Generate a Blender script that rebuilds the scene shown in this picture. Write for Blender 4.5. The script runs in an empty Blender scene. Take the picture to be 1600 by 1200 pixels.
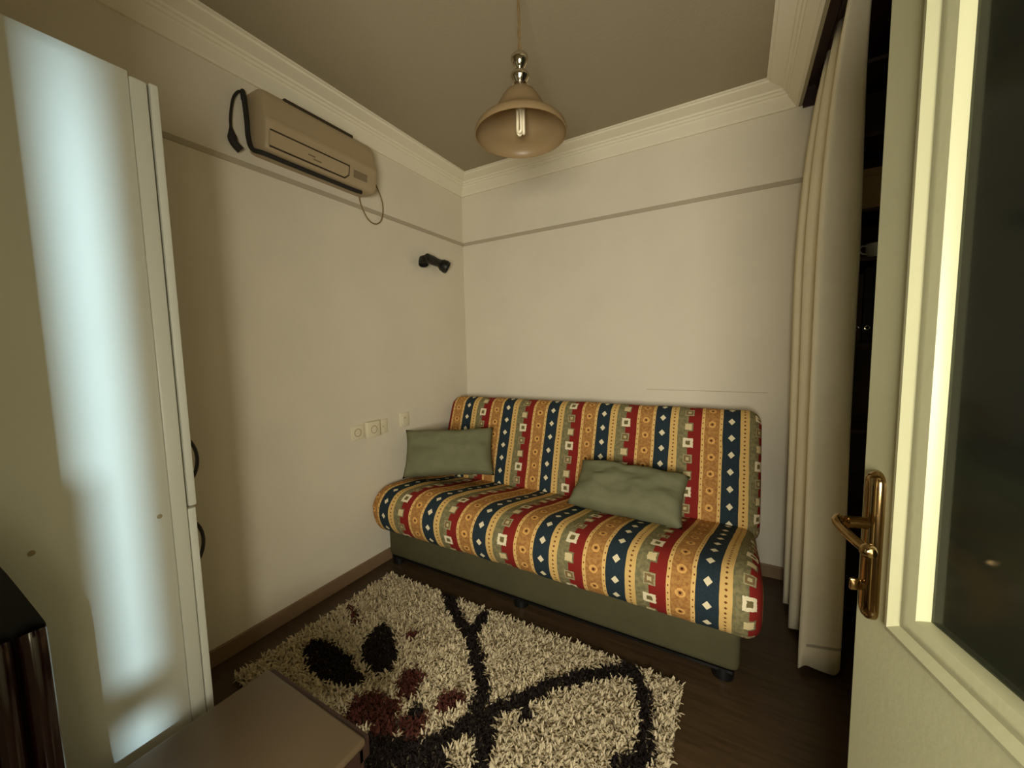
import bpy, bmesh, math, random
from mathutils import Vector, Matrix, noise
random.seed(7)
sc = bpy.context.scene
col = sc.collection
R = math.radians

# ------------------------------------------------------------------ camera
CAM = Vector((1.954, -2.618, 1.35))
yaw, pitch, roll, FPX = 0.52587, -0.08563, -0.02094, 605.94
fw = Vector((-math.sin(yaw)*math.cos(pitch), math.cos(yaw)*math.cos(pitch), math.sin(pitch)))
rt = Vector((math.cos(yaw), math.sin(yaw), 0)); up = rt.cross(fw)
r2 = rt*math.cos(roll) + up*math.sin(roll); u2 = up*math.cos(roll) - rt*math.sin(roll)
cd = bpy.data.cameras.new('camera'); cam = bpy.data.objects.new('camera', cd); col.objects.link(cam)
cam.matrix_world = Matrix(((r2.x, u2.x, -fw.x, CAM.x), (r2.y, u2.y, -fw.y, CAM.y), (r2.z, u2.z, -fw.z, CAM.z), (0, 0, 0, 1)))
cd.sensor_width = 36; cd.lens = 36*FPX/1600; cd.clip_start = 0.02; cd.clip_end = 60
sc.camera = cam

# ------------------------------------------------------------------ world, lights, exposure
W = bpy.data.worlds.new('world'); sc.world = W; W.use_nodes = True
W.node_tree.nodes['Background'].inputs[0].default_value = (0.35, 0.36, 0.40, 1)
W.node_tree.nodes['Background'].inputs[1].default_value = 0.02
sc.view_settings.view_transform = 'Standard'; sc.view_settings.look = 'None'
sc.view_settings.exposure = 0.0; sc.view_settings.gamma = 1.0
sc.view_settings.use_curve_mapping = False

def area(name, loc, target, size, power, color, size_y=None, disk=True):
    l = bpy.data.lights.new(name, 'AREA'); l.energy = power; l.color = color
    l.shape = 'DISK' if disk else 'RECTANGLE'; l.size = size
    if size_y: l.size_y = size_y
    o = bpy.data.objects.new(name, l); col.objects.link(o); o.location = loc
    o.rotation_euler = (Vector(target)-Vector(loc)).to_track_quat('-Z', 'Y').to_euler()
    return o
def spot(name, loc, target, rad, power, color, angle):
    l = bpy.data.lights.new(name, 'SPOT'); l.energy = power; l.color = color
    l.shadow_soft_size = rad; l.spot_size = R(angle); l.spot_blend = 0.7
    o = bpy.data.objects.new(name, l); col.objects.link(o); o.location = loc
    o.rotation_euler = (Vector(target)-Vector(loc)).to_track_quat('-Z', 'Y').to_euler()
    return o
# the hallway lamp behind the photographer, shining in through the doorway
area('hall_lamp', (2.21, -3.40, 1.20), (1.1, 0, 1.3), 0.72, 63, (1.0, 0.955, 0.81), 0.70, False)
# unseen cold spot, added to throw the streak on the wardrobe through the slot
spot('streak_spot', (3.9, -3.78, 1.9), (0.65, -2.30, 0.80), 0.026, 860, (0.60, 0.84, 1.0), 48)

# ------------------------------------------------------------------ materials
def lin(c):
    return tuple(((x/255)/12.92 if x/255 <= .04045 else ((x/255+.055)/1.055)**2.4) for x in c)+(1,)
class NT:
    """small helper for node expressions"""
    def __init__(s, name):
        s.m = bpy.data.materials.new(name); s.m.use_nodes = True
        s.t = s.m.node_tree; s.n = s.t.nodes; s.bsdf = s.n['Principled BSDF']
    def new(s, t, **kw):
        n = s.n.new(t)
        for k, v in kw.items(): setattr(n, k, v)
        return n
    def put(s, sock, v):
        if hasattr(v, 'is_output') or isinstance(v, bpy.types.NodeSocket): s.t.links.new(v, sock)
        else: sock.default_value = v
    def math(s, op, a, b=0.0, c=0.0):
        n = s.new('ShaderNodeMath', operation=op)
        s.put(n.inputs[0], a); s.put(n.inputs[1], b)
        if len(n.inputs) > 2: s.put(n.inputs[2], c)
        return n.outputs[0]
    def mix(s, f, a, b):
        n = s.new('ShaderNodeMix', data_type='RGBA')
        s.put(n.inputs[0], f); s.put(n.inputs[6], a); s.put(n.inputs[7], b)
        return n.outputs[2]
    def noise(s, scale, detail=2, rough=.5, vec=None, out=0):
        n = s.new('ShaderNodeTexNoise'); n.inputs['Scale'].default_value = scale
        n.inputs['Detail'].default_value = detail; n.inputs['Roughness'].default_value = rough
        if vec is None:
            vec = s.new('ShaderNodeTexCoord').outputs['Object']
        s.t.links.new(vec, n.inputs['Vector'])
        return n.outputs[out]
    def bump(s, h, strength=.2, dist=.01):
        b = s.new('ShaderNodeBump'); b.inputs['Strength'].default_value = strength
        b.inputs['Distance'].default_value = dist
        s.t.links.new(h, b.inputs['Height']); s.t.links.new(b.outputs[0], s.bsdf.inputs['Normal'])
    def ramp(s, f, a, b):
        n = s.new('ShaderNodeMapRange'); s.put(n.inputs[0], f); n.inputs[1].default_value = a; n.inputs[2].default_value = b
        return n.outputs[0]
def mat(name, c, rough=.6, metal=0, var=0.0, vs=6, bump=0.0, bs=60, spec=.5, **kw):
    t = NT(name); b = t.bsdf
    b.inputs['Roughness'].default_value = rough; b.inputs['Metallic'].default_value = metal
    b.inputs['Specular IOR Level'].default_value = spec
    base = lin(c)
    if var > 0:
        d = tuple(x*(1-var) for x in base[:3])+(1,)
        t.put(b.inputs['Base Color'], t.mix(t.ramp(t.noise(vs, 4), .35, .65), d, base))
    else: b.inputs['Base Color'].default_value = base
    if bump > 0: t.bump(t.noise(bs, 3), bump, .004)
    for k, v in kw.items(): b.inputs[k].default_value = v
    return t.m
M = {}
M['plaster'] = mat('plaster', (222, 213, 192), .85, var=.05, vs=2.5, bump=.25, bs=55, spec=.2)
M['plaster_band'] = mat('plaster_band', (178, 166, 144), .85, bump=.2, spec=.2)
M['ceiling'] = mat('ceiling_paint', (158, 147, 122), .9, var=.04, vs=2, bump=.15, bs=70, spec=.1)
M['cornice'] = mat('cornice_plaster', (228, 220, 196), .8, spec=.2)
M['skirting'] = mat('skirting_wood', (132, 106, 78), .5, var=.12, vs=9)
M['dark_hall'] = mat('hall_paint', (176, 162, 140), .9)
M['laquer'] = mat('white_laminate', (206, 206, 192), .32, var=.03, vs=3, spec=.4)
M['laquer_edge'] = mat('laminate_edge', (200, 194, 172), .45)
M['gap'] = mat('dark_gap', (40, 36, 28), .9)
M['black_metal'] = mat('black_metal', (22, 19, 17), .4)
M['black_rubber'] = mat('black_rubber', (30, 26, 20), .8)
M['black_plastic'] = mat('black_plastic', (10, 9, 8), .45)
M['door_paint'] = mat('door_paint', (176, 173, 138), .42, var=.03, vs=5, bump=.08, bs=90, spec=.45)
M['brass'] = mat('brass', (158, 130, 88), .14, 1.0)
M['brass_dark'] = mat('bronze', (92, 74, 48), .25, 1.0)
M['chrome'] = mat('chrome', (205, 196, 176), .1, 1.0)
M['ac'] = mat('ac_plastic', (168, 149, 117), .45, spec=.4)
M['ac_dark'] = mat('ac_slot_and_shadow', (52, 40, 26), .7)
M['ac_display'] = mat('ac_display', (120, 104, 80), .3)
M['socket'] = mat('socket_plastic', (224, 214, 184), .4)
M['socket_shadow'] = mat('socket_inset', (150, 132, 98), .6)
M['cable'] = mat('tan_cable', (122, 98, 60), .6)
M['cushion'] = mat('green_cloth', (116, 116, 88), .92, var=.10, vs=14, bump=.35, bs=240, spec=.1)
M['sofa_base'] = mat('olive_cloth', (78, 74, 52), .9, var=.10, vs=10, bump=.3, bs=260, spec=.1)
M['curtain'] = mat('curtain_cloth', (236, 224, 192), .9, var=.05, vs=8, bump=.25, bs=220, spec=.1)
M['pile_cream'] = mat('pile_cream', (204, 188, 154), .9, var=.22, vs=45, spec=.1)
M['pile_black'] = mat('pile_black', (30, 24, 22), .9, spec=.1)
M['pile_red'] = mat('pile_burgundy', (84, 46, 38), .9, var=.2, vs=45, spec=.1)
M['rug_back'] = mat('rug_backing', (120, 106, 84), .95)
M['table_top'] = mat('table_laminate', (88, 72, 52), .33, var=.04, vs=4, spec=.5)
M['dark_wood'] = mat('dark_wood', (52, 30, 22), .5, var=.3, vs=12)
M['bookcase'] = mat('bookcase_wood', (84, 64, 44), .6, var=.2, vs=8)
M['cardboard'] = mat('cardboard', (176, 146, 100), .9)
M['white_ceramic'] = mat('white_ceramic', (226, 222, 210), .3)
M['folder'] = mat('black_folder', (24, 22, 20), .6)
M['burgundy'] = mat('burgundy_gloss', (30, 9, 12), .14, spec=.7)
M['black_gloss'] = mat('black_gloss', (12, 9, 10), .4, spec=.2)
M['bulb'] = mat('bulb_glass', (240, 228, 196), .25)
M['bulb_base'] = mat('bulb_base', (196, 188, 170), .5)

# frosted lamp glass
t = NT('frosted_amber_glass'); b = t.bsdf
b.inputs['Base Color'].default_value = lin((170, 148, 110)); b.inputs['Roughness'].default_value = .35
tr = t.new('ShaderNodeBsdfTranslucent'); tr.inputs[0].default_value = lin((200, 172, 124))
mx = t.new('ShaderNodeMixShader'); mx.inputs[0].default_value = .5
t.t.links.new(b.outputs[0], mx.inputs[1]); t.t.links.new(tr.outputs[0], mx.inputs[2])
t.t.links.new(mx.outputs[0], t.n['Material Output'].inputs[0]); M['shade'] = t.m
# door glass, dark tinted
t = NT('dark_door_glass'); b = t.bsdf
b.inputs['Base Color'].default_value = lin((88, 94, 80)); b.inputs['Roughness'].default_value = .10
b.inputs['Transmission Weight'].default_value = .9; b.inputs['IOR'].default_value = 1.3
M['door_glass'] = t.m
t = NT('window_glass'); b = t.bsdf
b.inputs['Base Color'].default_value = (.8, .85, .85, 1); b.inputs['Roughness'].default_value = .02
b.inputs['Transmission Weight'].default_value = 1; M['window_glass'] = t.m
# floor laminate: plank joints and grain
t = NT('floor_laminate'); b = t.bsdf
tc = t.new('ShaderNodeTexCoord').outputs['Object']
mp = t.new('ShaderNodeMapping'); mp.inputs['Scale'].default_value = (1.2, 14, 1); t.t.links.new(tc, mp.inputs[0])
g = t.noise(5, 5, .6, mp.outputs[0])
t.put(b.inputs['Base Color'], t.mix(t.ramp(g, .3, .7), lin((56, 42, 26)), lin((78, 60, 40))))
b.inputs['Roughness'].default_value = .38
br = t.new('ShaderNodeTexBrick'); br.inputs['Scale'].default_value = 1; br.inputs['Mortar Size'].default_value = .002
br.inputs['Brick Width'].default_value = 1.2; br.inputs['Row Height'].default_value = .19
t.t.links.new(tc, br.inputs['Vector']); t.bump(t.math('SUBTRACT', 1.0, br.outputs['Fac']), .3, .002)
M['floor'] = t.m

# woven kilim-striped sofa cover: UV.x runs across the stripes, UV.y along them, both in metres
t = NT('kilim_stripe_cloth'); b = t.bsdf
uv = t.new('ShaderNodeUVMap'); uv.uv_map = 'UVMap'
wob = t.noise(9, 2, .5, uv.outputs[0], 1)
sep0 = t.new('ShaderNodeSeparateXYZ'); t.t.links.new(wob, sep0.inputs[0])
sep = t.new('ShaderNodeSeparateXYZ'); t.t.links.new(uv.outputs[0], sep.inputs[0])
u = t.math('ADD', sep.outputs[0], t.math('MULTIPLY', t.math('SUBTRACT', sep0.outputs[0], .5), .008))
v = sep.outputs[1]
PER = .3455
q = t.math('ADD', t.math('DIVIDE', t.math('SUBTRACT', u, .213), PER), .12)
cellu = t.math('FLOOR', q); T = t.math('FRACT', q)
def band(a, bb): return t.math('MULTIPLY', t.math('GREATER_THAN', T, a), t.math('LESS_THAN', T, bb))
def cell(per, ph=0.0):
    w = t.math('ADD', t.math('DIVIDE', v, per), ph)
    return t.math('MULTIPLY', t.math('SUBTRACT', t.math('FRACT', w), .5), per), t.math('FLOOR', w)
def du(c): return t.math('MULTIPLY', t.math('SUBTRACT', T, c), PER)
A = lambda x: t.math('ABSOLUTE', x)
BLUE, BLUE2 = lin((42, 56, 64)), lin((34, 45, 51))
YEL, OLV, RED = lin((214, 176, 108)), lin((112, 106, 76)), lin((130, 36, 30))
GOLD, GOLD2, CRM = lin((182, 134, 74)), lin((156, 106, 58)), lin((228, 214, 178))
dv, vi = cell(.088)
c = BLUE
blue = t.mix(t.ramp(t.noise(120, 2, .5, uv.outputs[0]), .3, .7), BLUE, BLUE2)
dia = t.math('LESS_THAN', t.math('ADD', t.math('DIVIDE', A(du(.12)), .0165), t.math('DIVIDE', A(dv), .0185)), 1.0)
c = t.mix(dia, blue, CRM)
# yellow edging with dots
d2, _ = cell(.021)
dot = t.math('LESS_THAN', t.math('ADD', t.math('DIVIDE', A(du(.295)), .006), t.math('DIVIDE', A(d2), .0055)), 1.0)
yel = t.mix(dot, YEL, lin((110, 66, 30)))
c = t.mix(band(.235, .355), c, yel)
# olive and red with a toothed boundary
dv3, vi3 = cell(.088, .5)
tooth = t.math('MULTIPLY', t.math('GREATER_THAN', A(dv3), .024), .075)
isred = t.math('GREATER_THAN', T, t.math('SUBTRACT', .585, tooth))
olr = t.mix(isred, t.mix(t.ramp(t.noise(60, 2, .5, uv.outputs[0]), .4, .6), OLV, lin((136, 126, 88))), RED)
sq = t.math('MAXIMUM', A(du(.515)), A(dv3))
kind = t.math('MODULO', t.math('ADD', t.math('ADD', vi3, cellu), 30.0), 3.0)
k0 = t.math('LESS_THAN', kind, .5); k1 = t.math('MULTIPLY', t.math('GREATER_THAN', kind, .5), t.math('LESS_THAN', kind, 1.5)); k2 = t.math('GREATER_THAN', kind, 1.5)
nz = t.math('MULTIPLY', t.math('SUBTRACT', t.noise(95, 2, .6, uv.outputs[0]), .5), .010)
sqn = t.math('ADD', sq, nz)
olr = t.mix(t.math('MULTIPLY', k0, t.math('LESS_THAN', sqn, .0255)), olr, CRM)
olr = t.mix(t.math('MULTIPLY', k0, t.math('LESS_THAN', sqn, .0115)), olr, lin((112, 100, 62)))
olr = t.mix(t.math('MULTIPLY', k1, t.math('LESS_THAN', sqn, .0175)), olr, lin((210, 190, 142)))
olr = t.mix(t.math('MULTIPLY', k2, t.math('LESS_THAN', sqn, .022)), olr, lin((170, 160, 120)))
olr = t.mix(t.math('MULTIPLY', k2, t.math('LESS_THAN', sqn, .018)), olr, lin((128, 104, 70)))
olr = t.mix(t.math('MULTIPLY', k2, t.math('LESS_THAN', sqn, .008)), olr, lin((190, 176, 130)))
c = t.mix(band(.355, .70), c, olr)
# gold stripe: light edges with dots, flower figures down the middle
dv4, vi4 = cell(.088, .25)
rr = t.math('SQRT', t.math('ADD', t.math('POWER', du(.85), 2.0), t.math('POWER', dv4, 2.0)))
gn = t.noise(70, 3, .6, uv.outputs[0])
gold = t.mix(t.ramp(gn, .42, .6), GOLD, GOLD2)
ring = t.math('MULTIPLY', t.math('GREATER_THAN', t.math('ADD', rr, nz), .010), t.math('LESS_THAN', t.math('ADD', rr, nz), .018))
gold = t.mix(ring, gold, lin((222, 170, 96)))
gold = t.mix(t.math('LESS_THAN', rr, .005), gold, lin((70, 34, 24)))
c = t.mix(band(.70, 1.0), c, t.mix(t.math('ADD', band(.70, .745), band(.955, 1.0)), gold, lin((222, 182, 112))))
d5, _ = cell(.030)
dd = t.math('MULTIPLY', t.math('LESS_THAN', A(t.math('SUBTRACT', A(du(.85)), .0445)), .0025), t.math('LESS_THAN', A(d5), .0035))
c = t.mix(dd, c, lin((120, 62, 36)))
t.put(b.inputs['Base Color'], c); b.inputs['Roughness'].default_value = .85
b.inputs['Specular IOR Level'].default_value = .15
t.bump(t.noise(420, 2, .6, uv.outputs[0]), .35, .003)
M['kilim'] = t.m

# ------------------------------------------------------------------ mesh helpers
class MB:
    def __init__(s): s.bm = bmesh.new()
    def box(s, x0, x1, y0, y1, z0, z1, bev=0.0, f=None, seg=2):
        tmp = bmesh.new(); bmesh.ops.create_cube(tmp, size=1)
        for v in tmp.verts:
            v.co = Vector(((x0+x1)/2+v.co.x*(x1-x0), (y0+y1)/2+v.co.y*(y1-y0), (z0+z1)/2+v.co.z*(z1-z0)))
        if bev > 0: bmesh.ops.bevel(tmp, geom=tmp.edges[:], offset=bev, segments=seg, affect='EDGES', profile=.5)
        s.merge(tmp, f); return s
    def merge(s, tmp, f=None):
        if f:
            for v in tmp.verts: v.co = f(v.co)
        me = bpy.data.meshes.new('tmp'); tmp.to_mesh(me); tmp.free(); s.bm.from_mesh(me); bpy.data.meshes.remove(me)
    def lathe(s, prof, c=(0, 0, 0), axis=(0, 0, 1), n=32, capa=True, capb=True):
        """prof: (radius, height) pairs along axis"""
        Q = Vector((0, 0, 1)).rotation_difference(Vector(axis).normalized()).to_matrix(); c = Vector(c)
        rings = []
        for r, h in prof:
            rings.append([s.bm.verts.new(c + Q @ Vector((r*math.cos(2*math.pi*i/n), r*math.sin(2*math.pi*i/n), h))) for i in range(n)])
        for a, b in zip(rings, rings[1:]):
            for i in range(n): s.bm.faces.new((a[i], a[(i+1) % n], b[(i+1) % n], b[i]))
        if capa: s.bm.faces.new(rings[0][::-1])
        if capb: s.bm.faces.new(rings[-1])
        return s
    def tube(s, pts, rad, n=10, cap=True):
        pts = [Vector(p) for p in pts]; rings = []
        prev = None
        for i, p in enumerate(pts):
            d = (pts[min(i+1, len(pts)-1)] - pts[max(i-1, 0)]).normalized()
            if prev is None:
                a = Vector((0, 0, 1)) if abs(d.z) < .9 else Vector((1, 0, 0)); a = (a-d*a.dot(d)).normalized()
            else: a = (prev-d*prev.dot(d)).normalized()
            prev = a; b = d.cross(a); r = rad[i] if isinstance(rad, (list, tuple)) else rad
            rings.append([s.bm.verts.new(p + a*r*math.cos(2*math.pi*k/n) + b*r*math.sin(2*math.pi*k/n)) for k in range(n)])
        for a, b in zip(rings, rings[1:]):
            for i in range(n): s.bm.faces.new((a[i], a[(i+1) % n], b[(i+1) % n], b[i]))
        if cap: s.bm.faces.new(rings[0][::-1]); s.bm.faces.new(rings[-1])
        return s
    def prism(s, poly, a, b, f):
        """poly 2D points, extruded between a and b; f(p, t) -> 3D"""
        A_ = [s.bm.verts.new(f(p, a)) for p in poly]; B_ = [s.bm.verts.new(f(p, b)) for p in poly]
        n = len(poly)
        for i in range(n): s.bm.faces.new((A_[i], A_[(i+1) % n], B_[(i+1) % n], B_[i]))
        s.bm.faces.new(A_[::-1]); s.bm.faces.new(B_); return s
def wpos(o):
    v = Vector((0, 0, 0))
    while o is not None: v += o.location; o = o.parent
    return v
def build(name, mb, m, parent=None, smooth=False, origin=None, sharp=35):
    bm = mb.bm if isinstance(mb, MB) else mb
    bmesh.ops.remove_doubles(bm, verts=bm.verts[:], dist=1e-5)
    bmesh.ops.recalc_face_normals(bm, faces=bm.faces[:])
    cs = [v.co for v in bm.verts]
    if origin is None:
        lo = [min(c[i] for c in cs) for i in range(3)]; hi = [max(c[i] for c in cs) for i in range(3)]
        origin = Vector(((lo[0]+hi[0])/2, (lo[1]+hi[1])/2, lo[2]))
    origin = Vector(origin)
    for v in bm.verts: v.co -= origin
    me = bpy.data.meshes.new(name); bm.to_mesh(me); bm.free()
    me.materials.append(M[m] if isinstance(m, str) else m)
    if smooth:
        for p in me.polygons: p.use_smooth = True
        me.set_sharp_from_angle(angle=R(sharp))
    o = bpy.data.objects.new(name, me); col.objects.link(o)
    if parent: o.parent = parent; o.location = origin - wpos(parent)
    else: o.location = origin
    return o
def thing(name, loc, label, cat, group=None):
    o = bpy.data.objects.new(name, None); col.objects.link(o); o.location = loc; o.empty_display_size = .1
    o['label'] = label; o['category'] = cat
    if group: o['group'] = group
    return o
def tag(o, label, cat, group=None):
    o['label'] = label; o['category'] = cat
    if group: o['group'] = group
    return o
def struct(name, mb, m, **k):
    o = build(name, mb, m, **k); o['kind'] = 'structure'; return o
def catmull(pts, n=8, closed=False):
    P = [Vector(p) for p in pts]; out = []; L = len(P)
    rng = range(L) if closed else range(L-1)
    for i in rng:
        if closed: p0, p1, p2, p3 = P[i-1], P[i], P[(i+1) % L], P[(i+2) % L]
        else: p0, p1, p2, p3 = P[max(i-1, 0)], P[i], P[i+1], P[min(i+2, L-1)]
        for k in range(n):
            t_ = k/n
            out.append(.5*((2*p1)+(-p0+p2)*t_+(2*p0-5*p1+4*p2-p3)*t_*t_+(-p0+3*p1-3*p2+p3)*t_**3))
    if not closed: out.append(P[-1])
    return out

# ------------------------------------------------------------------ room shell
H = 2.70; XR = 2.62; YF = -2.72; YO = -2.87
struct('floor', MB().box(-.1, XR+.1, -4.7, .1, -.1, 0), 'floor')
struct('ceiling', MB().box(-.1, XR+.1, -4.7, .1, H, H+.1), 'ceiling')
struct('wall_left', MB().box(-.1, 0, -4.7, .1, 0, H), 'plaster')
struct('wall_back', MB().box(0, XR, 0, .1, 0, H), 'plaster')
# right wall with the window behind the curtain; added hall slot shapes the streak
struct('wall_right', MB().box(XR, XR+.1, YO, -2.05, 0, H).box(XR, XR+.02, -3.183, YO, 0, H).box(XR, XR+.02, -4.7, -3.231, 0, H)
       .box(XR, XR+.02, -3.231, -3.183, 0, 1.23).box(XR, XR+.02, -3.231, -3.183, 1.962, H).box(XR, XR+.1, -.2, .1, 0, H)
       .box(XR, XR+.1, -2.05, -.2, 0, .9).box(XR, XR+.1, -2.05, -.2, 2.45, H), 'plaster')
w = struct('window_1', MB().box(XR+.02, XR+.08, -2.05, -2.0, .9, 2.45).box(XR+.02, XR+.08, -.25, -.2, .9, 2.45)
           .box(XR+.02, XR+.08, -2.0, -.25, .9, .95).box(XR+.02, XR+.08, -2.0, -.25, 2.4, 2.45)
           .box(XR+.02, XR+.08, -1.15, -1.1, .95, 2.4), 'laquer')
build('pane', MB().box(XR+.045, XR+.055, -2.0, -1.15, .95, 2.4), 'window_glass', w)
build('pane', MB().box(XR+.045, XR+.055, -1.1, -.25, .95, 2.4), 'window_glass', w)
# added unseen bar and step block in the slot, shaped to cut the streak
struct('streak_mask', MB().box(XR, XR+.018, -3.231, -3.183, 1.330, 1.363).box(XR, XR+.018, -3.231, -3.2215, 1.23, 1.577), 'laquer')
# front wall with the doorway in which the photographer stands
DX0, DX1, DH = 1.385, 2.45, 2.06
struct('wall_front', MB().box(0, DX0, YO, YF, 0, H).box(DX1, XR, YO, YF, 0, H).box(DX0, DX1, YO, YF, DH, H), 'plaster')
struct('trim_6', MB().box(DX0-.001, DX0+.02, YO-.01, YF+.01, 0, DH).box(DX1-.02, DX1+.001, YO-.01, YF+.01, 0, DH)
       .box(DX0+.02, DX1-.02, YO-.01, YF+.01, DH-.02, DH+.001), 'door_paint')
# hallway: far wall; the east wall's slot is cut to shape the streak
struct('wall_hall_end', MB().box(0, XR, -4.7, -4.6, 0, H), 'dark_hall')

# cornices, mitred in the corners
PROF = [(0, 2.586), (.012, 2.586), (.016, 2.596), (.050, 2.632), (.052, 2.642), (.060, 2.645), (.064, 2.655),
        (.074, 2.658), (.078, 2.667), (.135, 2.684), (.140, 2.690), (.150, 2.692), (.150, H), (0, H)]
XP = 2.20
m_ = MB(); m_.prism(PROF, 0, 1, lambda p, k: Vector((p[0], -p[0] if k else YF, p[1]))); struct('trim_1', m_, 'cornice')
m_ = MB(); m_.prism(PROF, 0, 1, lambda p, k: Vector((XP-p[0] if k else p[0], -p[0], p[1]))); struct('trim_2', m_, 'cornice')
m_ = MB(); m_.prism(PROF, 0, 1, lambda p, k: Vector((XP-p[0], YF if k else -p[0], p[1]))); struct('trim_3', m_, 'cornice')
# pelmet: thin board in front of the curtain slot, boxed in nearer the door
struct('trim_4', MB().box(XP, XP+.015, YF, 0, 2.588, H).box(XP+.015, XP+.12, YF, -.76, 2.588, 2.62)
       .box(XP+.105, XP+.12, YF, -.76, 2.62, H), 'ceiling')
# added dark boards: shade inside the curtain slot put into the colour
struct('slot_shade', MB().box(XP+.015, XP+.018, -.76, 0, 2.590, 2.668).box(XP+.015, XR, -.76, 0, 2.668, H)
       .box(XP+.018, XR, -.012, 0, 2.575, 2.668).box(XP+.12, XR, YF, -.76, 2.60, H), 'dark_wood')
# border strip round the walls and the fine joint above the sofa
struct('trim_5', MB().box(0, .006, YF, 0, 2.203, 2.228, .002).box(.006, 2.235, -.006, 0, 2.203, 2.228, .002), 'plaster_band')
struct('trim_7', MB().box(1.45, 2.11, -.0018, 0, 1.080, 1.083), 'plaster_band')
struct('baseboard_left', MB().box(0, .014, -2.14, 0, 0, .075, .003), 'skirting')
struct('baseboard_back', MB().box(.014, 2.36, -.014, 0, 0, .075, .003), 'skirting')

# ------------------------------------------------------------------ door leaf
E0 = Vector((2.155, -1.727, 0)); D = Vector((-.267, .964, 0)).normalized(); N = Vector((-D.y, D.x, 0))
def dl(u_, n_, z_): return E0 - D*u_ + N*n_ + Vector((0, 0, z_))
def dbox(mb, u0, u1, n0, n1, z0, z1, bev=0.0):
    return mb.box(u0, u1, n0, n1, z0, z1, bev, f=lambda c_: dl(c_.x, c_.y, c_.z))
LW = .93; GU0, GU1, GZ0, GZ1 = .140, .79, .945, 1.86
m_ = MB()
dbox(m_, 0, GU0-.055, -.04, 0, GZ0-.055, 1.98); dbox(m_, GU1+.055, LW, -.04, 0, GZ0-.055, 1.98)
dbox(m_, 0, LW, -.04, 0, .012, GZ0-.055); dbox(m_, GU0-.055, GU1+.055, -.04, 0, GZ1+.055, 1.98)
door = struct('door_1', m_, 'door_paint')
# mitred moulding round the glass
prof = [(.057, -.03), (.056, .000), (.052, .009), (.044, .011), (.036, .004), (.032, .001), (.026, .003), (.018, .002), (.004, .0), (.002, -.004), (0, -.014), (0, -.03)]
m_ = MB(); rings = []
for off, nn in prof:
    rings.append([m_.bm.verts.new(dl(a_, nn, z_)) for a_, z_ in ((GU0-off, GZ0-off), (GU1+off, GZ0-off), (GU1+off, GZ1+off), (GU0-off, GZ1+off))])
rings.append(rings[0])
for a_, b_ in zip(rings, rings[1:]):
    for i in range(4): m_.bm.faces.new((a_[i], a_[(i+1) % 4], b_[(i+1) % 4], b_[i]))
build('glazing_bead', m_, 'door_paint', door, smooth=True, sharp=50)
build('glass_pane', dbox(MB(), GU0-.004, GU1+.004, -.022, -.016, GZ0-.004, GZ1+.004), 'door_glass', door)
# long backplate with domed ends
def plate_mesh(cu, z0, z1, hw, th):
    m = MB(); n = 10; outl = []
    for i in range(n+1):
        a_ = math.pi*i/n; outl.append((hw*math.cos(a_), z1-hw*1.2+hw*1.2*math.sin(a_)))
    for i in range(n+1):
        a_ = math.pi+math.pi*i/n; outl.append((hw*math.cos(a_), z0+hw*1.2+hw*1.2*math.sin(a_)))
    zc = (z0+z1)/2; rr = []
    for k, (s_, h_) in enumerate(((1, 0), (1, .004), (.93, .008), (.72, .011), (.66, .0095), (.5, .0125), (.2, .0135))):
        rr.append([m.bm.verts.new(dl(cu+x_*s_, h_*th, zc+(z_-zc)*(1-(1-s_)*hw/(z1-zc)))) for x_, z_ in outl])
    for a_, b_ in zip(rr, rr[1:]):
        for i in range(len(outl)): m.bm.faces.new((a_[i], a_[(i+1) % len(outl)], b_[(i+1) % len(outl)], b_[i]))
    m.bm.faces.new(rr[-1]); m.bm.faces.new(rr[0][::-1]); return m
pl = build('handle_plate', plate_mesh(.040, .877, 1.137, .018, 1.2), 'brass', door, smooth=True, sharp=40)
pl['label'] = 'polished brass long handle plate'
m_ = MB(); m_.tube([dl(.040, .008, 1.046), dl(.040, .03, 1.046), dl(.041, .044, 1.046)], [.011, .009, .010], 14)
m_.tube(catmull([dl(.034, .050, 1.050), dl(.040, .057, 1.047), dl(.060, .060, 1.043), (dl(.095, .060, 1.039)), dl(.118, .056, 1.036)], 5),
        [.008]*8+[.0072]*13, 14)
m_.lathe([(.001, -.011), (.007, -.009), (.011, -.003), (.011, .003), (.007, .009), (.001, .011)], dl(.122, .055, 1.035), D, 16)
build('lever', m_, 'brass', pl, smooth=True)
m_ = MB(); m_.tube([dl(.040, .010, .936), dl(.040, .020, .936)], .009, 14); dbox(m_, .037, .043, .018, .034, .926, .946, .002)
build('thumb_turn', m_, 'brass', pl, smooth=True)
m_ = MB(); dbox(m_, .02, .044, -.05, -.042, .88, 1.13, .003); build('back_plate', m_, 'brass', door)
m_ = MB(); m_.tube([dl(LW+.006, -.01, .25), dl(LW+.006, -.01, .35)], .008); m_.tube([dl(LW+.006, -.01, 1.75), dl(LW+.006, -.01, 1.85)], .008)
build('hinge', m_, 'brass', door)

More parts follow.
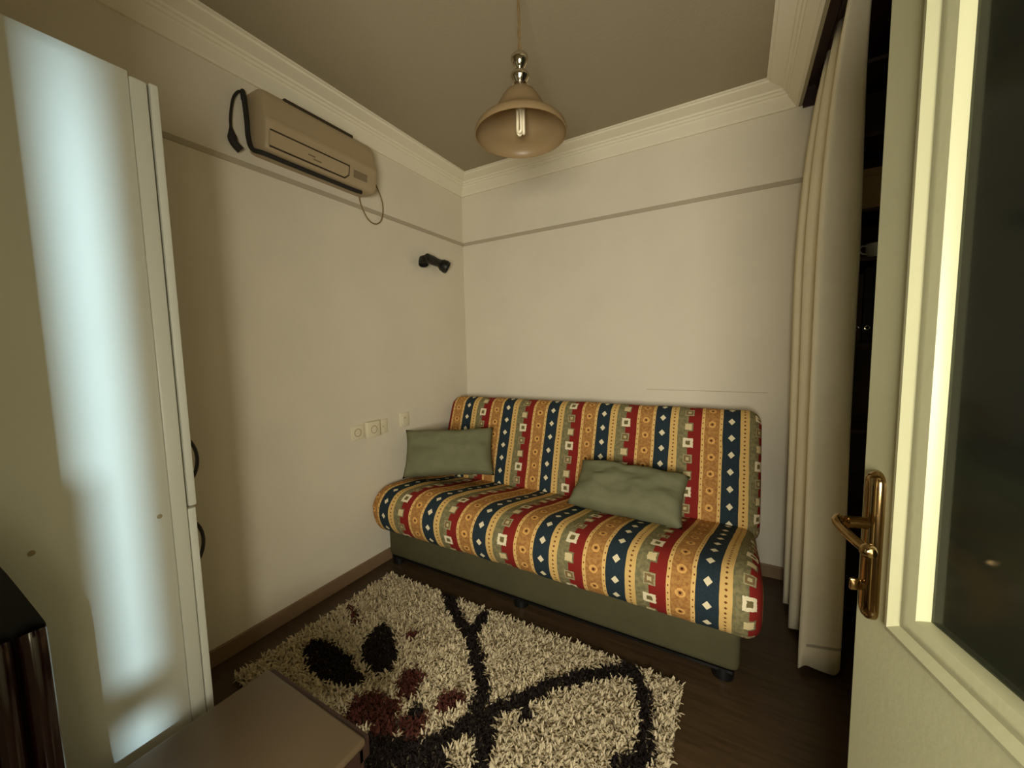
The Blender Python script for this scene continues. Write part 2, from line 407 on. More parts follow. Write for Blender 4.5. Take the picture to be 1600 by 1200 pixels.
# ------------------------------------------------------------------ wardrobe
wd = thing('wardrobe', (.33, -2.43, 0), 'tall white wardrobe at the left edge, side panel streaked by cold light', 'wardrobe')
WX = .65; WF = -2.172; WT = 2.05
build('side_panel', MB().box(WX-.018, WX, YF+.01, WF-.036, 0, WT, .0015).box(WX-.018, WX+.0015, WF-.036, WF, 0, WT-.008, .006), 'laquer', wd, smooth=True)
build('side_panel', MB().box(.012, .030, YF+.01, WF, 0, WT), 'laquer', wd)
build('top_panel', MB().box(.030, WX-.018, YF+.01, WF, WT-.022, WT-.003), 'laquer', wd)
build('back_panel', MB().box(.030, WX-.018, YF+.01, YF+.016, .06, WT-.022), 'laquer_edge', wd)
build('bottom_panel', MB().box(.030, WX-.018, YF+.016, WF, .06, .08).box(.030, WX-.018, WF-.03, WF-.012, 0, .06), 'laquer', wd)
build('shelf', MB().box(.030, WX-.018, YF+.016, WF-.002, .918, .936), 'laquer_edge', wd)
def wdoor(z0, z1, zh, y0):
    d_ = build('door', MB().box(.014, WX-.001, y0, y0+.018, z0, z1, .003), 'laquer', wd, smooth=True)
    pts = [(.600, y0+.016, zh+.062), (.600, y0+.030, zh+.056), (.600, y0+.042, zh+.030), (.600, y0+.046, zh),
           (.600, y0+.042, zh-.030), (.600, y0+.030, zh-.056), (.600, y0+.016, zh-.062)]
    h_ = build('handle', MB().tube(catmull(pts, 4), .0048, 10), 'black_metal', d_, smooth=True); h_['label'] = 'black bow handle'
wdoor(.938, WT-.004, 1.058, WF+.0045); wdoor(.065, .932, .815, WF+.0015)
for yy, zz in ((-2.447, .937), (-2.232, .935)):
    build('screw_cap', MB().lathe([(.006, 0), (.0055, .0015), (.003, .002)], (WX, yy, zz), (1, 0, 0), 14), 'socket_shadow', wd, smooth=True)

# ------------------------------------------------------------------ air conditioner
ac = thing('air_conditioner', (0.0, -1.29, 2.25), 'old cream wall air conditioner hung high on the left wall', 'air conditioner')
AY0, AY1 = -1.598, -.985
aprof = [(.001, 2.270), (.07, 2.262), (.108, 2.264), (.127, 2.278), (.138, 2.318), (.145, 2.378), (.150, 2.386), (.149, 2.396), (.142, 2.404), (.127, 2.495), (.112, 2.522), (.085, 2.533), (.001, 2.535)]
m_ = MB(); ap = catmull([(a_, b_, 0) for a_, b_ in aprof], 3)
ys = [AY0, AY0+.004, AY0+.014, AY0+.03, AY1-.03, AY1-.014, AY1-.004, AY1]; ins = [.014, .006, .002, 0, 0, .002, .006, .014]
rr = []
cz_ = 2.40
for y_, i_ in zip(ys, ins):
    rr.append([m_.bm.verts.new((max(.001, p.x-(i_ if p.x > .02 else 0)), y_, cz_+(p.y-cz_)*(1-i_/.14))) for p in ap])
for a_, b_ in zip(rr, rr[1:]):
    for i in range(len(ap)): m_.bm.faces.new((a_[i], a_[(i+1) % len(ap)], b_[(i+1) % len(ap)], b_[i]))
m_.bm.faces.new(rr[0][::-1]); m_.bm.faces.new(rr[-1])
build('casing', m_, 'ac', ac, smooth=True, sharp=40)
# louvre: a panel riding on the lower front, its gap dark on all sides
def acf(s_):
    a_ = Vector((.1275, 0, 2.276)); b_ = Vector((.1455, 0, 2.376)); return a_.lerp(b_, s_)
nrm = Vector((.100, 0, -.018)).normalized()
def acpatch(y0, y1, s0, s1, h0, h1, cut=0):
    m = MB(); A0, A1 = acf(s0), acf(s1)
    bm = m.bm; q_ = []
    for h_ in (h0, h1):
        for y_, P_ in ((y0, A0), (y1-cut, A0), (y1, A0.lerp(A1, .3)), (y1, A1), (y0, A1)):
            q_.append(bm.verts.new(Vector((P_.x, y_, P_.z)) + nrm*h_))
    n = 5
    for i in range(n): bm.faces.new((q_[i], q_[(i+1) % n], q_[n+(i+1) % n], q_[n+i]))
    bm.faces.new(q_[:n][::-1]); bm.faces.new(q_[n:]); return m
build('outlet_slot', acpatch(-1.580, -1.172, .03, .76, -.01, .0045, cut=.025), 'ac_dark', ac)
lv = build('louvre', acpatch(-1.584, -1.180, .09, .68, -.008, .0075, cut=.022), 'ac', ac)
build('badge', acpatch(-1.405, -1.368, .36, .43, .007, .0082), 'ac_display', lv)
build('badge', acpatch(-1.378, -1.335, .24, .31, .007, .0082), 'ac_display', lv)
build('display', acpatch(-1.145, -1.058, .28, .66, -.01, .0045), 'ac_display', ac)
build('top_shadow_strip', MB().box(.085, .117, -1.49, -1.12, 2.512, 2.533), 'ac_dark', ac)  # dark strip standing for the shadow gap along the casing's top edge
# insulated hose: down the left end and along underneath
m_ = MB(); m_.tube(catmull([(.018, -1.618, 2.49), (.022, -1.621, 2.525), (.024, -1.618, 2.48), (.024, -1.614, 2.40), (.026, -1.614, 2.33), (.05, -1.612, 2.275), (.10, -1.59, 2.253), (.10, -1.482, 2.252), (.10, -1.3, 2.252), (.10, -1.13, 2.252), (.10, -1.07, 2.256)], 6), .0105, 10)
build('drain_hose', m_, 'black_rubber', ac, smooth=True)
pp = catmull([(.02, -1.612, 2.515), (.018, -1.635, 2.518), (.018, -1.662, 2.472), (.018, -1.678, 2.386), (.018, -1.678, 2.320), (.020, -1.672, 2.285), (.022, -1.648, 2.262)], 6)
m_ = MB(); m_.tube(pp, [.0055]*22+[.008, .011, .014, .017, .018, .018, .018]+[.017]*(len(pp)-29), 10)
build('pipe_insulation', m_, 'black_rubber', ac, smooth=True)
m_ = MB(); m_.tube(catmull([(.05, -.988, 2.42), (.03, -.94, 2.43), (.012, -.89, 2.39), (.008, -.835, 2.29), (.008, -.845, 2.19), (.008, -.895, 2.145), (.008, -.955, 2.16), (.008, -1.0, 2.23), (.02, -1.02, 2.28), (.06, -1.05, 2.268)], 6), .0038, 8)
build('power_cable', m_, 'cable', ac, smooth=True)

# ------------------------------------------------------------------ wall spotlight
sp = thing('wall_spotlight', (0, -.43, 1.93), 'small black double-headed spotlight on the left wall near the corner', 'spotlight')
build('mount', MB().lathe([(.030, 0), (.030, .012), (.022, .018), (.010, .022), (.010, .055)], (0, -.46, 2.015), (1, 0, 0), 20), 'black_plastic', sp, smooth=True)
m_ = MB(); m_.tube([(.055, -.50, 2.015), (.055, -.44, 2.005), (.055, -.36, 1.995)], [.028, .032, .026], 16)
build('arm', m_, 'black_plastic', sp, smooth=True)
build('lamp_head', MB().lathe([(.024, -.055), (.030, -.02), (.043, .0), (.047, .03), (.045, .045), (.038, .046), (.034, .036), (.004, .034)], (.055, -.335, 1.992), (.5, .3, -.35), 24), 'black_plastic', sp, smooth=True)
build('lamp_head', MB().lathe([(.012, -.035), (.026, -.025), (.033, 0), (.034, .03), (.028, .031), (.025, .02), (.004, .018)], (.05, -.53, 1.985), (.25, -.25, -.8), 24), 'black_plastic', sp, smooth=True)

# ------------------------------------------------------------------ wall sockets
def plate(name, y0, y1, z0, z1, d, label, g=None, detail='socket'):
    o = thing(name, (0, (y0+y1)/2, z0), label, 'socket' if name == 'wall_socket' else name.split('_')[-1])
    build('cover_plate', MB().box(.0005, d, y0, y1, z0, z1, .003), 'socket', o, smooth=True)
    cy_, cz = (y0+y1)/2, (z0+z1)/2
    if detail == 'socket':
        build('socket_well', MB().lathe([(.024, -.006), (.024, .0015), (.0215, .002), (.0205, -.004), (.002, -.0045)], (d, cy_, cz), (1, 0, 0), 24, capb=True), 'socket_shadow', o, smooth=True)
        for s_ in (-.0095, .0095):
            build('pin_hole', MB().lathe([(.003, 0), (.003, .0012)], (d-.004, cy_+s_, cz), (1, 0, 0), 10), 'gap', o)
    elif detail == 'rocker':
        build('rocker', MB().box(d-.002, d+.003, y0+.018, y1-.018, z0+.020, z1-.020, .002), 'socket', o)
        build('indicator', MB().box(d+.002, d+.004, cy_-.006, cy_+.006, z1-.038, z1-.032), 'socket_shadow', o)
    else:
        build('screw_cap', MB().lathe([(.004, 0), (.003, .0015)], (d, cy_, cz), (1, 0, 0), 10), 'socket_shadow', o)
    return o
plate('wall_socket', -1.153, -1.066, .838, .925, .010, 'flat wall socket at the left end of the row of three plates')
plate('wall_socket', -1.058, -.962, .838, .934, .034, 'thick raised wall socket in the middle of the row of three')
plate('blank_plate', -.953, -.880, .842, .930, .009, 'blank cream wall plate at the right end of the row of three', detail='blank')
plate('light_switch', -.770, -.690, .852, .946, .010, 'single cream switch plate alone above the left green cushion', detail='rocker')

# ------------------------------------------------------------------ pendant lamp
LX, LY = 1.249, -1.30
pn = thing('pendant_lamp', (LX, LY, 2.13), 'pendant lamp with bell shaped frosted glass shade and chrome balls', 'lamp')
outer = [(.168, 2.134), (.1685, 2.140), (.163, 2.156), (.150, 2.170), (.135, 2.180), (.118, 2.190), (.105, 2.202), (.094, 2.216), (.086, 2.230), (.077, 2.246), (.067, 2.262), (.055, 2.278), (.038, 2.292), (.023, 2.302)]
inner = [(r_-.0035, z_) for r_, z_ in outer[::-1]][1:]
build('lamp_shade', MB().lathe(outer+inner+[(.168, 2.134)], (LX, LY, 0), n=56, capa=False, capb=False), 'shade', pn, smooth=True, sharp=60)
build('chrome_stem', MB().lathe([(.020, 2.296), (.026, 2.302), (.030, 2.306), (.020, 2.312), (.024, 2.318), (.033, 2.330), (.035, 2.338), (.032, 2.346), (.022, 2.356), (.016, 2.360), (.014, 2.364), (.018, 2.368), (.026, 2.380), (.031, 2.394), (.031, 2.404), (.024, 2.412), (.010, 2.416), (.004, 2.418)], (LX, LY, 0), n=32), 'chrome', pn, smooth=True, sharp=60)
pts = [(LX+.004*math.sin(i*.9)*(1 if i < 8 else .3), LY+.004*math.cos(i*.9), 2.415+i*.0142) for i in range(19)]
c1 = build('cord', MB().tube([(LX, LY, 2.41)]+pts[1:-1]+[(LX, LY, 2.672)], .0032, 8), 'cable', pn, smooth=True)
build('cord', MB().tube([(LX-.001, LY, 2.41)]+[(2*LX-a_, 2*LY-b_, c_) for a_, b_, c_ in pts[1:-1]]+[(LX, LY, 2.672)], .0026, 8), 'cable', pn, smooth=True)
build('ceiling_rose', MB().lathe([(.008, 2.655), (.03, 2.665), (.048, 2.685), (.050, 2.6995)], (LX, LY, 0), n=32), 'chrome', pn, smooth=True)
bl = build('bulb', MB().lathe([(.0135, 2.214), (.0165, 2.220), (.0165, 2.262), (.013, 2.30)], (LX, LY, 0), n=20), 'bulb_base', pn, smooth=True)
for k in range(3):
    a_ = k*2*math.pi/3+.5; x_, y_ = LX+.0105*math.cos(a_), LY+.0105*math.sin(a_)
    b2 = a_+math.pi/2; x2, y2 = x_+.007*math.cos(b2), y_+.007*math.sin(b2); x1, y1 = x_-.007*math.cos(b2), y_-.007*math.sin(b2)
    build('glass_tube', MB().tube(catmull([(x1, y1, 2.218), (x1, y1, 2.18), (x1, y1, 2.150), (x_, y_, 2.142), (x2, y2, 2.150), (x2, y2, 2.18), (x2, y2, 2.218)], 4), .0052, 10), 'bulb', bl, smooth=True)

# ------------------------------------------------------------------ sofa bed
sofa = thing('sofa_bed', (1.03, -.6, 0), 'click-clack sofa bed in striped red, gold and blue kilim cover', 'sofa')
def loft(profile, x0, x1, rad, seed, skew=None, wr=.006, du_=.025):
    """closed cushion: profile (y,z) swept along x with rounded ends; UV u = across, v = along profile"""
    P_ = catmull([(a_, b_, 0) for a_, b_ in profile], 7, True); n = len(P_)
    cen = sum(P_, Vector())/n
    nr = []
    for i in range(n):
        tg = (P_[(i+1) % n]-P_[i-1]).normalized(); nn = Vector((tg.y, -tg.x, 0))
        if nn.dot(P_[i]-cen) < 0: nn = -nn
        nr.append(nn)
    arc = [0]
    for i in range(1, n+1): arc.append(arc[-1]+(P_[i % n]-P_[i-1]).length)
    st = []
    K = 6
    for k in range(K): a_ = math.pi/2*k/K; st.append((x0+rad*(1-math.sin(a_)), None, rad*(1-math.cos(a_)), x0+rad-rad*a_))
    # (position, , inset, u) from the outer end inwards
    st = []
    for k in range(K+1):
        a_ = math.pi/2*(1-k/K); st.append((x0+rad*(1-math.sin(a_)), rad*(1-math.cos(a_)), x0+rad-rad*a_))
    m_n = int((x1-x0-2*rad)/du_)
    for k in range(1, m_n): x_ = x0+rad+(x1-x0-2*rad)*k/m_n; st.append((x_, 0, x_))
    for k in range(K+1):
        a_ = math.pi/2*k/K; st.append((x1-rad*(1-math.sin(a_)), rad*(1-math.cos(a_)), x1-rad+rad*a_))
    bm = bmesh.new(); uvl = bm.loops.layers.uv.new('UVMap'); G = []; UU = []
    for x_, ii, uu in st:
        row = []
        for i in range(n):
            p_ = P_[i]-nr[i]*ii
            nz_ = noise.noise(Vector((x_*5, p_.x*6+seed, p_.y*6)))*wr + noise.noise(Vector((x_*17, p_.x*9+seed, p_.y*9)))*wr*.45
            p_ = p_+nr[i]*nz_
            row.append(bm.verts.new((x_, p_.x, p_.y)))
        G.append(row); UU.append(uu)
    for j in range(len(G)-1):
        for i in range(n):
            f_ = bm.faces.new((G[j][i], G[j][(i+1) % n], G[j+1][(i+1) % n], G[j+1][i]))
            for lp, (uu, vv) in zip(f_.loops, ((UU[j], arc[i]), (UU[j], arc[i+1]), (UU[j+1], arc[i+1]), (UU[j+1], arc[i]))):
                lp[uvl].uv = (uu, vv)
    if skew:
        for f_ in bm.faces:
            for lp in f_.loops:
                lp[uvl].uv.x += skew(lp.vert.co)
    for row, uu in ((G[0][::-1], UU[0]), (G[-1], UU[-1])):
        f_ = bm.faces.new(row)
        for lp in f_.loops: lp[uvl].uv = (uu-(abs(lp.vert.co.y-cen.x)*.0), lp.vert.co.z)
    return bm
seatp = [(-.335, .30), (-.345, .385), (-.39, .432), (-.55, .462), (-.78, .505), (-.93, .520), (-1.01, .500), (-1.065, .440), (-1.070, .365), (-1.035, .285), (-.97, .248), (-.80, .245), (-.5, .245), (-.36, .255)]
backp = [(-.405, .400), (-.415, .470), (-.375, .62), (-.320, .80), (-.268, .945), (-.225, .990), (-.17, 1.0), (-.115, .975), (-.095, .92), (-.13, .78), (-.20, .55), (-.25, .38), (-.31, .325), (-.375, .345)]
s_ = build('seat_cushion', loft(seatp, .015, 2.060, .065, 3, skew=lambda c_: .06*max(0, min(1, (-c_.y-.42)/.6))), 'kilim', sofa, smooth=True, sharp=60)
b_ = build('back_cushion', loft(backp, .015, 2.078, .075, 9), 'kilim', sofa, smooth=True, sharp=60)
m_ = MB().box(.045, 1.995, -.955, -.26, .055, .262, .03, seg=3)
build('base_box', m_, 'sofa_base', sofa, smooth=True)
build('base_rail', MB().box(.07, 1.97, -.945, -.28, .045, .056), 'black_plastic', sofa)
for fx in (.085, .99, 1.935):
    for fy in (-.905, -.32):
        build('foot', MB().lathe([(.036, 0), (.041, .004), (.043, .040), (.043, .054)], (fx, fy, 0), n=20), 'black_plastic', sofa, smooth=True)

# ------------------------------------------------------------------ cushions
def pillow(name, c0, ax, ay, an, w_, h_, th, label, seed):
    """c0 centre, ax width axis, ay height axis, an thickness axis"""
    ax, ay = Vector(ax).normalized(), Vector(ay).normalized()
    ay = (ay-ax*ay.dot(ax)).normalized(); nn = ax.cross(ay); c0 = Vector(c0)
    m = MB(); bm = m.bm; NX, NY = 34, 22
    def pt(i, j, sg):
        a_, b_ = -1+2*i/NX, -1+2*j/NY
        pin = 1-.055*(1-b_*b_)*abs(a_)**3; pin2 = 1-.07*(1-a_*a_)*abs(b_)**3
        ex = (max(0, 1-a_**4)*max(0, 1-b_**4))**.42
        wrk = .016*noise.noise(Vector((a_*3+seed, b_*3, sg*2)))+.008*noise.noise(Vector((a_*7+seed, b_*9, sg)))
        # small corner creases
        return c0+ax*(w_/2*a_*pin)+ay*(h_/2*b_*pin2)+nn*(sg*(th/2*ex+wrk*ex)+.022*noise.noise(Vector((a_*1.5, b_*1.5, seed))))+ay*(.010*noise.noise(Vector((a_*2.2, seed*3, 2))))*b_
    T_ = [[bm.verts.new(pt(i, j, 1)) for j in range(NY+1)] for i in range(NX+1)]
    B_ = [[bm.verts.new(pt(i, j, -1)) if 0 < i < NX and 0 < j < NY else T_[i][j] for j in range(NY+1)] for i in range(NX+1)]
    for i in range(NX):
        for j in range(NY):
            bm.faces.new((T_[i][j], T_[i+1][j], T_[i+1][j+1], T_[i][j+1]))
            bm.faces.new((B_[i][j], B_[i][j+1], B_[i+1][j+1], B_[i+1][j]))
    o = build(name, m, 'cushion', None, smooth=True, sharp=180)
    lp = [T_] and None
    return tag(o, label, 'cushion')
pillow('throw_cushion', (.292, -.615, .675), (.56, .36, .0), (-.10, .13, .31), None, .60, .325, .19, 'sage green cushion standing upright at the left end of the sofa', 1.0)
pillow('throw_cushion', (1.465, -.585, .595), (.56, -.02, -.005), (.01, .20, .165), None, .585, .295, .175, 'sage green cushion lying tilted on the right half of the sofa', 5.0)

# ------------------------------------------------------------------ curtain
cu = thing('curtain', (2.28, -.4, 0), 'long cream curtain bunched in folds at the right end of the sofa', 'curtain')
path = [(2.352, -.640), (2.346, -.690), (2.335, -.706), (2.310, -.714), (2.250, -.730), (2.222, -.737), (2.209, -.733), (2.208, -.715), (2.245, -.655), (2.30, -.61), (2.325, -.57), (2.30, -.53), (2.235, -.50), (2.200, -.475), (2.205, -.44), (2.26, -.40),
        (2.31, -.37), (2.31, -.335), (2.25, -.315), (2.195, -.305), (2.188, -.28), (2.22, -.25), (2.30, -.22), (2.32, -.18), (2.28, -.15), (2.215, -.13), (2.20, -.10), (2.24, -.07), (2.32, -.06)]
cp = catmull([(a_, b_, 0) for a_, b_ in path], 5)
m_ = MB(); rows = []
NZ = 30
for k in range(NZ+1):
    z_ = .022+(2.650-.022)*k/NZ; row = []
    tt = k/NZ
    for i, p in enumerate(cp):
        sw = .014*noise.noise(Vector((p.x*4, p.y*3, z_*.9)))*(1-tt)
        g_ = max(0, (tt-.62)/.38)**1.6
        gather = 1-.50*g_-.05*tt
        cx_ = 2.27+.055*g_+.01*tt
        zz = z_ + (.012*math.sin(i*.35) if k == 0 else 0)
        row.append(m_.bm.verts.new((cx_+(p.x-cx_)*gather+sw, p.y+sw*.6 + (.012*tt if p.y < -.6 else 0), max(.008, zz))))
    rows.append(row)
for a_, b_ in zip(rows, rows[1:]):
    for i in range(len(cp)-1): m_.bm.faces.new((a_[i], a_[i+1], b_[i+1], b_[i]))
cl = build('drape', m_, 'curtain', cu, smooth=True, sharp=180)
so = cl.modifiers.new('s', 'SOLIDIFY'); so.thickness = .0018
m_ = MB(); rows = []
for z_ in (.118, .124, .130):
    rows.append([m_.bm.verts.new((2.27+(p.x-2.27)*1.0+.014*noise.noise(Vector((p.x*4, p.y*3, z_*.9)))+(-.0022 if p.x < 2.27 else 0), p.y+.6*.014*noise.noise(Vector((p.x*4, p.y*3, z_*.9)))-.0032, z_)) for p in cp[:24]])
for a_, b_ in zip(rows, rows[1:]):
    for i in range(len(rows[0])-1): m_.bm.faces.new((a_[i], a_[i+1], b_[i+1], b_[i]))
build('hem_stitch', m_, 'plaster_band', cu, smooth=True)
build('curtain_rail', MB().box(2.27, 2.33, -.74, -.02, 2.648, 2.667), 'dark_wood', cu)

# ------------------------------------------------------------------ bookcase behind the curtain
bk = thing('bookcase', (2.49, -.17, 0), 'narrow dark bookcase just visible between curtain and door', 'bookcase')
m_ = MB().box(2.385, 2.400, -.31, -.02, 0, 2.56); build('side_panel', m_, 'bookcase', bk)
build('side_panel', MB().box(2.595, 2.610, -.31, -.02, 0, 2.56), 'bookcase', bk)
build('back_panel', MB().box(2.400, 2.595, -.028, -.02, 0, 2.56), 'bookcase', bk)
for z_ in (.08, .52, .94, 1.335, 1.715, 1.925, 2.24, 2.545): build('shelf', MB().box(2.400, 2.595, -.308, -.03, z_, z_+.015), 'bookcase', bk)
bx = thing('cardboard_box', (2.48, -.17, 1.94), 'tan cardboard box on the upper shelf of the bookcase', 'box')
build('box_body', MB().box(2.405, 2.575, -.290, -.06, 1.9405, 2.105, .003), 'cardboard', bx)
build('box_lid', MB().box(2.402, 2.578, -.294, -.056, 2.080, 2.112, .002), 'cardboard', bx)
cp_ = thing('cup', (2.48, -.25, 1.731), 'small white cup on the shelf under the cardboard box', 'cup')
build('cup_body', MB().lathe([(.018, 0), (.024, .004), (.030, .03), (.031, .062), (.029, .062), (.028, .03), (.021, .008), (.002, .007)], (2.475, -.262, 1.7305), n=28, capb=True), 'white_ceramic', cp_, smooth=True)
build('cup_handle', MB().tube(catmull([(2.447, -.266, 1.782), (2.432, -.270, 1.786), (2.422, -.272, 1.772), (2.430, -.270, 1.754), (2.450, -.266, 1.748)], 4), .0035, 8), 'white_ceramic', cp_, smooth=True)
for i, (x0, h_, lb) in enumerate(((2.405, .31, 'left'), (2.442, .335, 'middle'), (2.480, .30, 'right'))):
    f_ = thing('folder', (x0+.017, -.16, 1.35), ['shorter dark ring folder at the left of the bookcase shelf below the cup', 'tallest dark ring folder on the bookcase shelf below the cup', 'black ring folder at the right of the three below the cup'][i], 'folder', None)
    build('cover', MB().box(x0, x0+.033, -.29, -.06, 1.3505, 1.3505+h_, .002), 'folder' if i != 0 else 'bookcase', f_)
    build('spine_ring', MB().lathe([(.010, -.001), (.010, .001), (.007, .0015), (.006, 0)], (x0+.0165, -.29, 1.42), (0, -1, 0), 16), 'chrome', f_)

# ------------------------------------------------------------------ shag rug
RX0, RX1, RY0, RY1 = .165, 1.80, -1.905, -1.05
rug = thing('shag_rug', ((RX0+RX1)/2, (RY0+RY1)/2, 0), 'cream shag rug with black stems and burgundy flowers before the sofa', 'rug')
build('backing', MB().box(RX0, RX1, RY0, RY1, .001, .008), 'rug_back', rug)
petal1 = [(0.274, -1.676), (0.262, -1.619), (0.363, -1.583), (0.496, -1.598), (0.605, -1.634), (0.669, -1.647), (0.675, -1.689), (0.606, -1.726), (0.489, -1.745), (0.375, -1.732)]
petal2 = [(0.467, -1.369), (0.463, -1.467), (0.507, -1.549), (0.595, -1.612), (0.708, -1.615), (0.724, -1.561), (0.694, -1.489), (0.572, -1.408)]
darkp = [(.86, -1.80), (.95, -1.77), (1.04, -1.735), (1.12, -1.72), (1.22, -1.75), (1.24, -1.95), (.88, -2.2)]
curves = [([(0.60, -1.045), (0.70, -1.13), (0.80, -1.19), (0.881, -1.231), (0.971, -1.305), (1.07, -1.406), (1.13, -1.475), (1.158, -1.56), (1.19, -1.60)], .034),
          ([(0.88, -1.09), (0.888, -1.14), (0.895, -1.20), (.90, -1.24)], .030),
          ([(1.574, -1.104), (1.494, -1.166), (1.42, -1.228), (1.328, -1.338), (1.249, -1.452), (1.187, -1.534), (1.144, -1.614), (1.111, -1.696), (1.042, -1.778), (0.973, -1.851), (.85, -1.95)], .036),
          ([(1.585, -1.047), (1.647, -1.129), (1.692, -1.233), (1.716, -1.331), (1.718, -1.416), (1.697, -1.483), (1.64, -1.60), (1.55, -1.75), (1.4, -1.95)], .031),
          ([(1.19, -1.54), (1.221, -1.56), (1.239, -1.62), (1.279, -1.715), (1.33, -1.85), (1.36, -2.1)], .030)]
blobs_r = [((.78, -1.735), .075), ((.85, -1.70), .05), ((.835, -1.565), .055), ((.86, -1.60), .04), ((1.03, -1.575), .045), ((1.055, -1.54), .035), ((.975, -1.70), .055), ((1.0, -1.74), .04), ((.30, -1.415), .022), ((.22, -1.39), .022), ((.26, -1.40), .018), ((.345, -1.44), .02), ((.655, -1.38), .028), ((.90, -1.76), .05)]
blobs_k = [((1.32, -1.473), .032), ((.945, -1.655), .03), ((1.67, -1.47), .04), ((1.45, -2.0), .06)]
def inpoly(p, poly):
    r_ = False; j = len(poly)-1
    for i in range(len(poly)):
        if (poly[i][1] > p[1]) != (poly[j][1] > p[1]) and p[0] < (poly[j][0]-poly[i][0])*(p[1]-poly[i][1])/(poly[j][1]-poly[i][1])+poly[i][0]: r_ = not r_
        j = i
    return r_
def dseg(p, a, b):
    ax_, ay_ = b[0]-a[0], b[1]-a[1]; t_ = max(0, min(1, ((p[0]-a[0])*ax_+(p[1]-a[1])*ay_)/(ax_*ax_+ay_*ay_)))
    return math.hypot(p[0]-a[0]-ax_*t_, p[1]-a[1]-ay_*t_)
segs = [(a_, b_, w_) for pts_, w_ in curves for a_, b_ in zip(pts_, pts_[1:])]
def colour(x_, y_):
    n_ = .010*noise.noise(Vector((x_*22, y_*22, 0)))
    p = (x_, y_)
    if inpoly(p, petal1) or inpoly(p, petal2) or inpoly(p, darkp): return 1
    for a_, b_, w_ in segs:
        if dseg(p, a_, b_) < w_+n_: return 1
    for c_, r_ in blobs_k:
        if math.hypot(x_-c_[0], y_-c_[1]) < r_+n_: return 1
    for c_, r_ in blobs_r:
        if math.hypot(x_-c_[0], y_-c_[1]) < r_+n_: return 2
    return 0
piles = [([], []), ([], []), ([], [])]
rng = random.Random(11)
S = .0076
nx_, ny_ = int((RX1-RX0)/S), int((RY1-RY0)/S)
for ix in range(nx_):
    for iy in range(ny_):
        x_ = RX0+(ix+rng.random())*S; y_ = RY0+(iy+rng.random())*S
        k_ = colour(x_, y_); V_, F_ = piles[k_]
        L_ = rng.uniform(.024, .038)*(.85 if k_ == 1 else 1)
        az = rng.uniform(0, 2*math.pi)+2.2*noise.noise(Vector((x_*14, y_*14, 4))); lean = rng.uniform(.6, 1.75)
        dx, dy = math.cos(az), math.sin(az); wx, wy = -dy, dx; w0 = rng.uniform(.0022, .0042)
        b0 = len(V_); px_, py_, pz = x_, y_, .006
        for s in range(4):
            ww = w0*(1, 1.15, 1.0, .35)[s]
            V_.append((px_-wx*ww, py_-wy*ww, pz)); V_.append((px_+wx*ww, py_+wy*ww, pz+.0008))
            an_ = lean*(s+.6)/2.2; st_ = L_/3
            px_ += dx*st_*math.sin(an_); py_ += dy*st_*math.sin(an_); pz = max(.006, pz+st_*math.cos(an_))
        for s in range(3): F_.append((b0+2*s, b0+2*s+1, b0+2*s+3, b0+2*s+2))
for (V_, F_), nm, mm, lb in zip(piles, ('cream_pile', 'black_pile', 'burgundy_pile'), ('pile_cream', 'pile_black', 'pile_red'), ('shaggy cream pile', 'black stems and leaves in the pile', 'burgundy flower petals in the pile')):
    me = bpy.data.meshes.new(nm); rl = rug.location
    me.from_pydata([(a_-rl.x, b_-rl.y, c_) for a_, b_, c_ in V_], [], F_); me.materials.append(M[mm])
    for p in me.polygons: p.use_smooth = True
    o = bpy.data.objects.new(nm, me); col.objects.link(o); o.parent = rug; o['kind'] = 'stuff'; o['label'] = lb

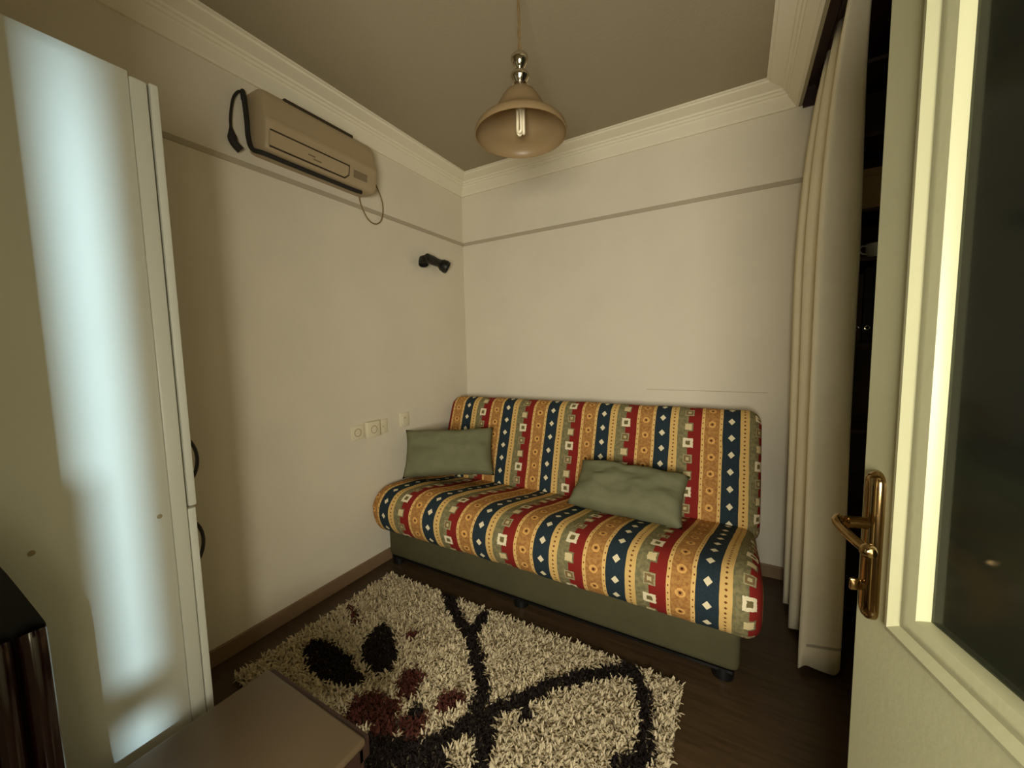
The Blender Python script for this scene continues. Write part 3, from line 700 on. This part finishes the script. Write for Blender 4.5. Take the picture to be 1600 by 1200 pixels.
# ------------------------------------------------------------------ low table in the foreground
tb = thing('side_table', (.96, -2.25, 0), 'low side table with pale top and dark frame on the rug', 'table')
TZ = .40; tx0, tx1, ty0, ty1 = .738, 1.181, -2.45, -2.042
build('tabletop', MB().box(tx0, tx1, ty0, ty1, TZ-.022, TZ, .009, seg=3), 'table_top', tb, smooth=True)
build('frame', MB().box(tx0+.008, tx1-.006, ty1-.02, ty1+.012, TZ-.062, TZ-.006, .003).box(tx0+.004, tx0+.026, ty0+.02, ty1-.02, TZ-.062, TZ-.023).box(tx1-.026, tx1-.004, ty0+.02, ty1-.02, TZ-.062, TZ-.023).box(tx0+.01, tx1-.01, ty0+.005, ty0+.025, TZ-.062, TZ-.023), 'dark_wood', tb)
for a_, b_ in ((tx0+.024, ty1-.024), (tx1-.024, ty1-.024), (tx0+.024, ty0+.03), (tx1-.024, ty0+.03)):
    build('leg', MB().box(a_-.018, a_+.018, b_-.018, b_+.018, .006, TZ-.023, .003), 'dark_wood', tb)

# ------------------------------------------------------------------ ribbed glossy chair at lower left
ch = thing('chair', (.95, -2.60, 0), 'glossy dark burgundy chair with ribbed back at the lower left corner', 'chair')
CXc = .87
def sh(y_):   # shoulder height of the back
    d_ = (-2.468-y_); return .872+min(.20, d_*3.0)
m_ = MB()
prof = [(-2.468, .40), (-2.468, .872), (-2.478, .905), (-2.50, .975), (-2.52, 1.03), (-2.55, 1.055), (-2.64, 1.06), (-2.67, 1.03), (-2.69, .975), (-2.70, .905), (-2.705, .872), (-2.705, .40)]
m_.prism([(a_-.002, b_) for a_, b_ in prof], CXc-.03, CXc, lambda p, k: Vector((k, p[0], p[1])))
build('back_shell', m_, 'black_gloss', ch)
for k in range(6):
    y_ = -2.489-k*.0385
    pts = [(CXc+.004, y_+.010*(-1 if y_ < -2.59 else 1)*0, .868), (CXc+.008, y_, .855), (CXc+.012, y_, .80), (CXc+.014, y_, .65), (CXc+.02, y_, .52), (CXc+.03, y_, .46)]
    build('back_rib', MB().tube(catmull(pts, 3), [.009]+[.0185]*15, 14), 'burgundy', ch, smooth=True)
build('seat', MB().box(CXc-.02, CXc+.30, -2.70, -2.462, .43, .475, .015, seg=3).box(CXc-.01, CXc+.28, -2.69, -2.475, .41, .432), 'burgundy', ch, smooth=True)
for a_ in (CXc-.01, CXc+.27):
    for b_ in (-2.485, -2.68):
        build('leg', MB().tube([(a_, b_, .0), (a_, b_, .42)], [.012, .016], 12), 'black_gloss', ch)
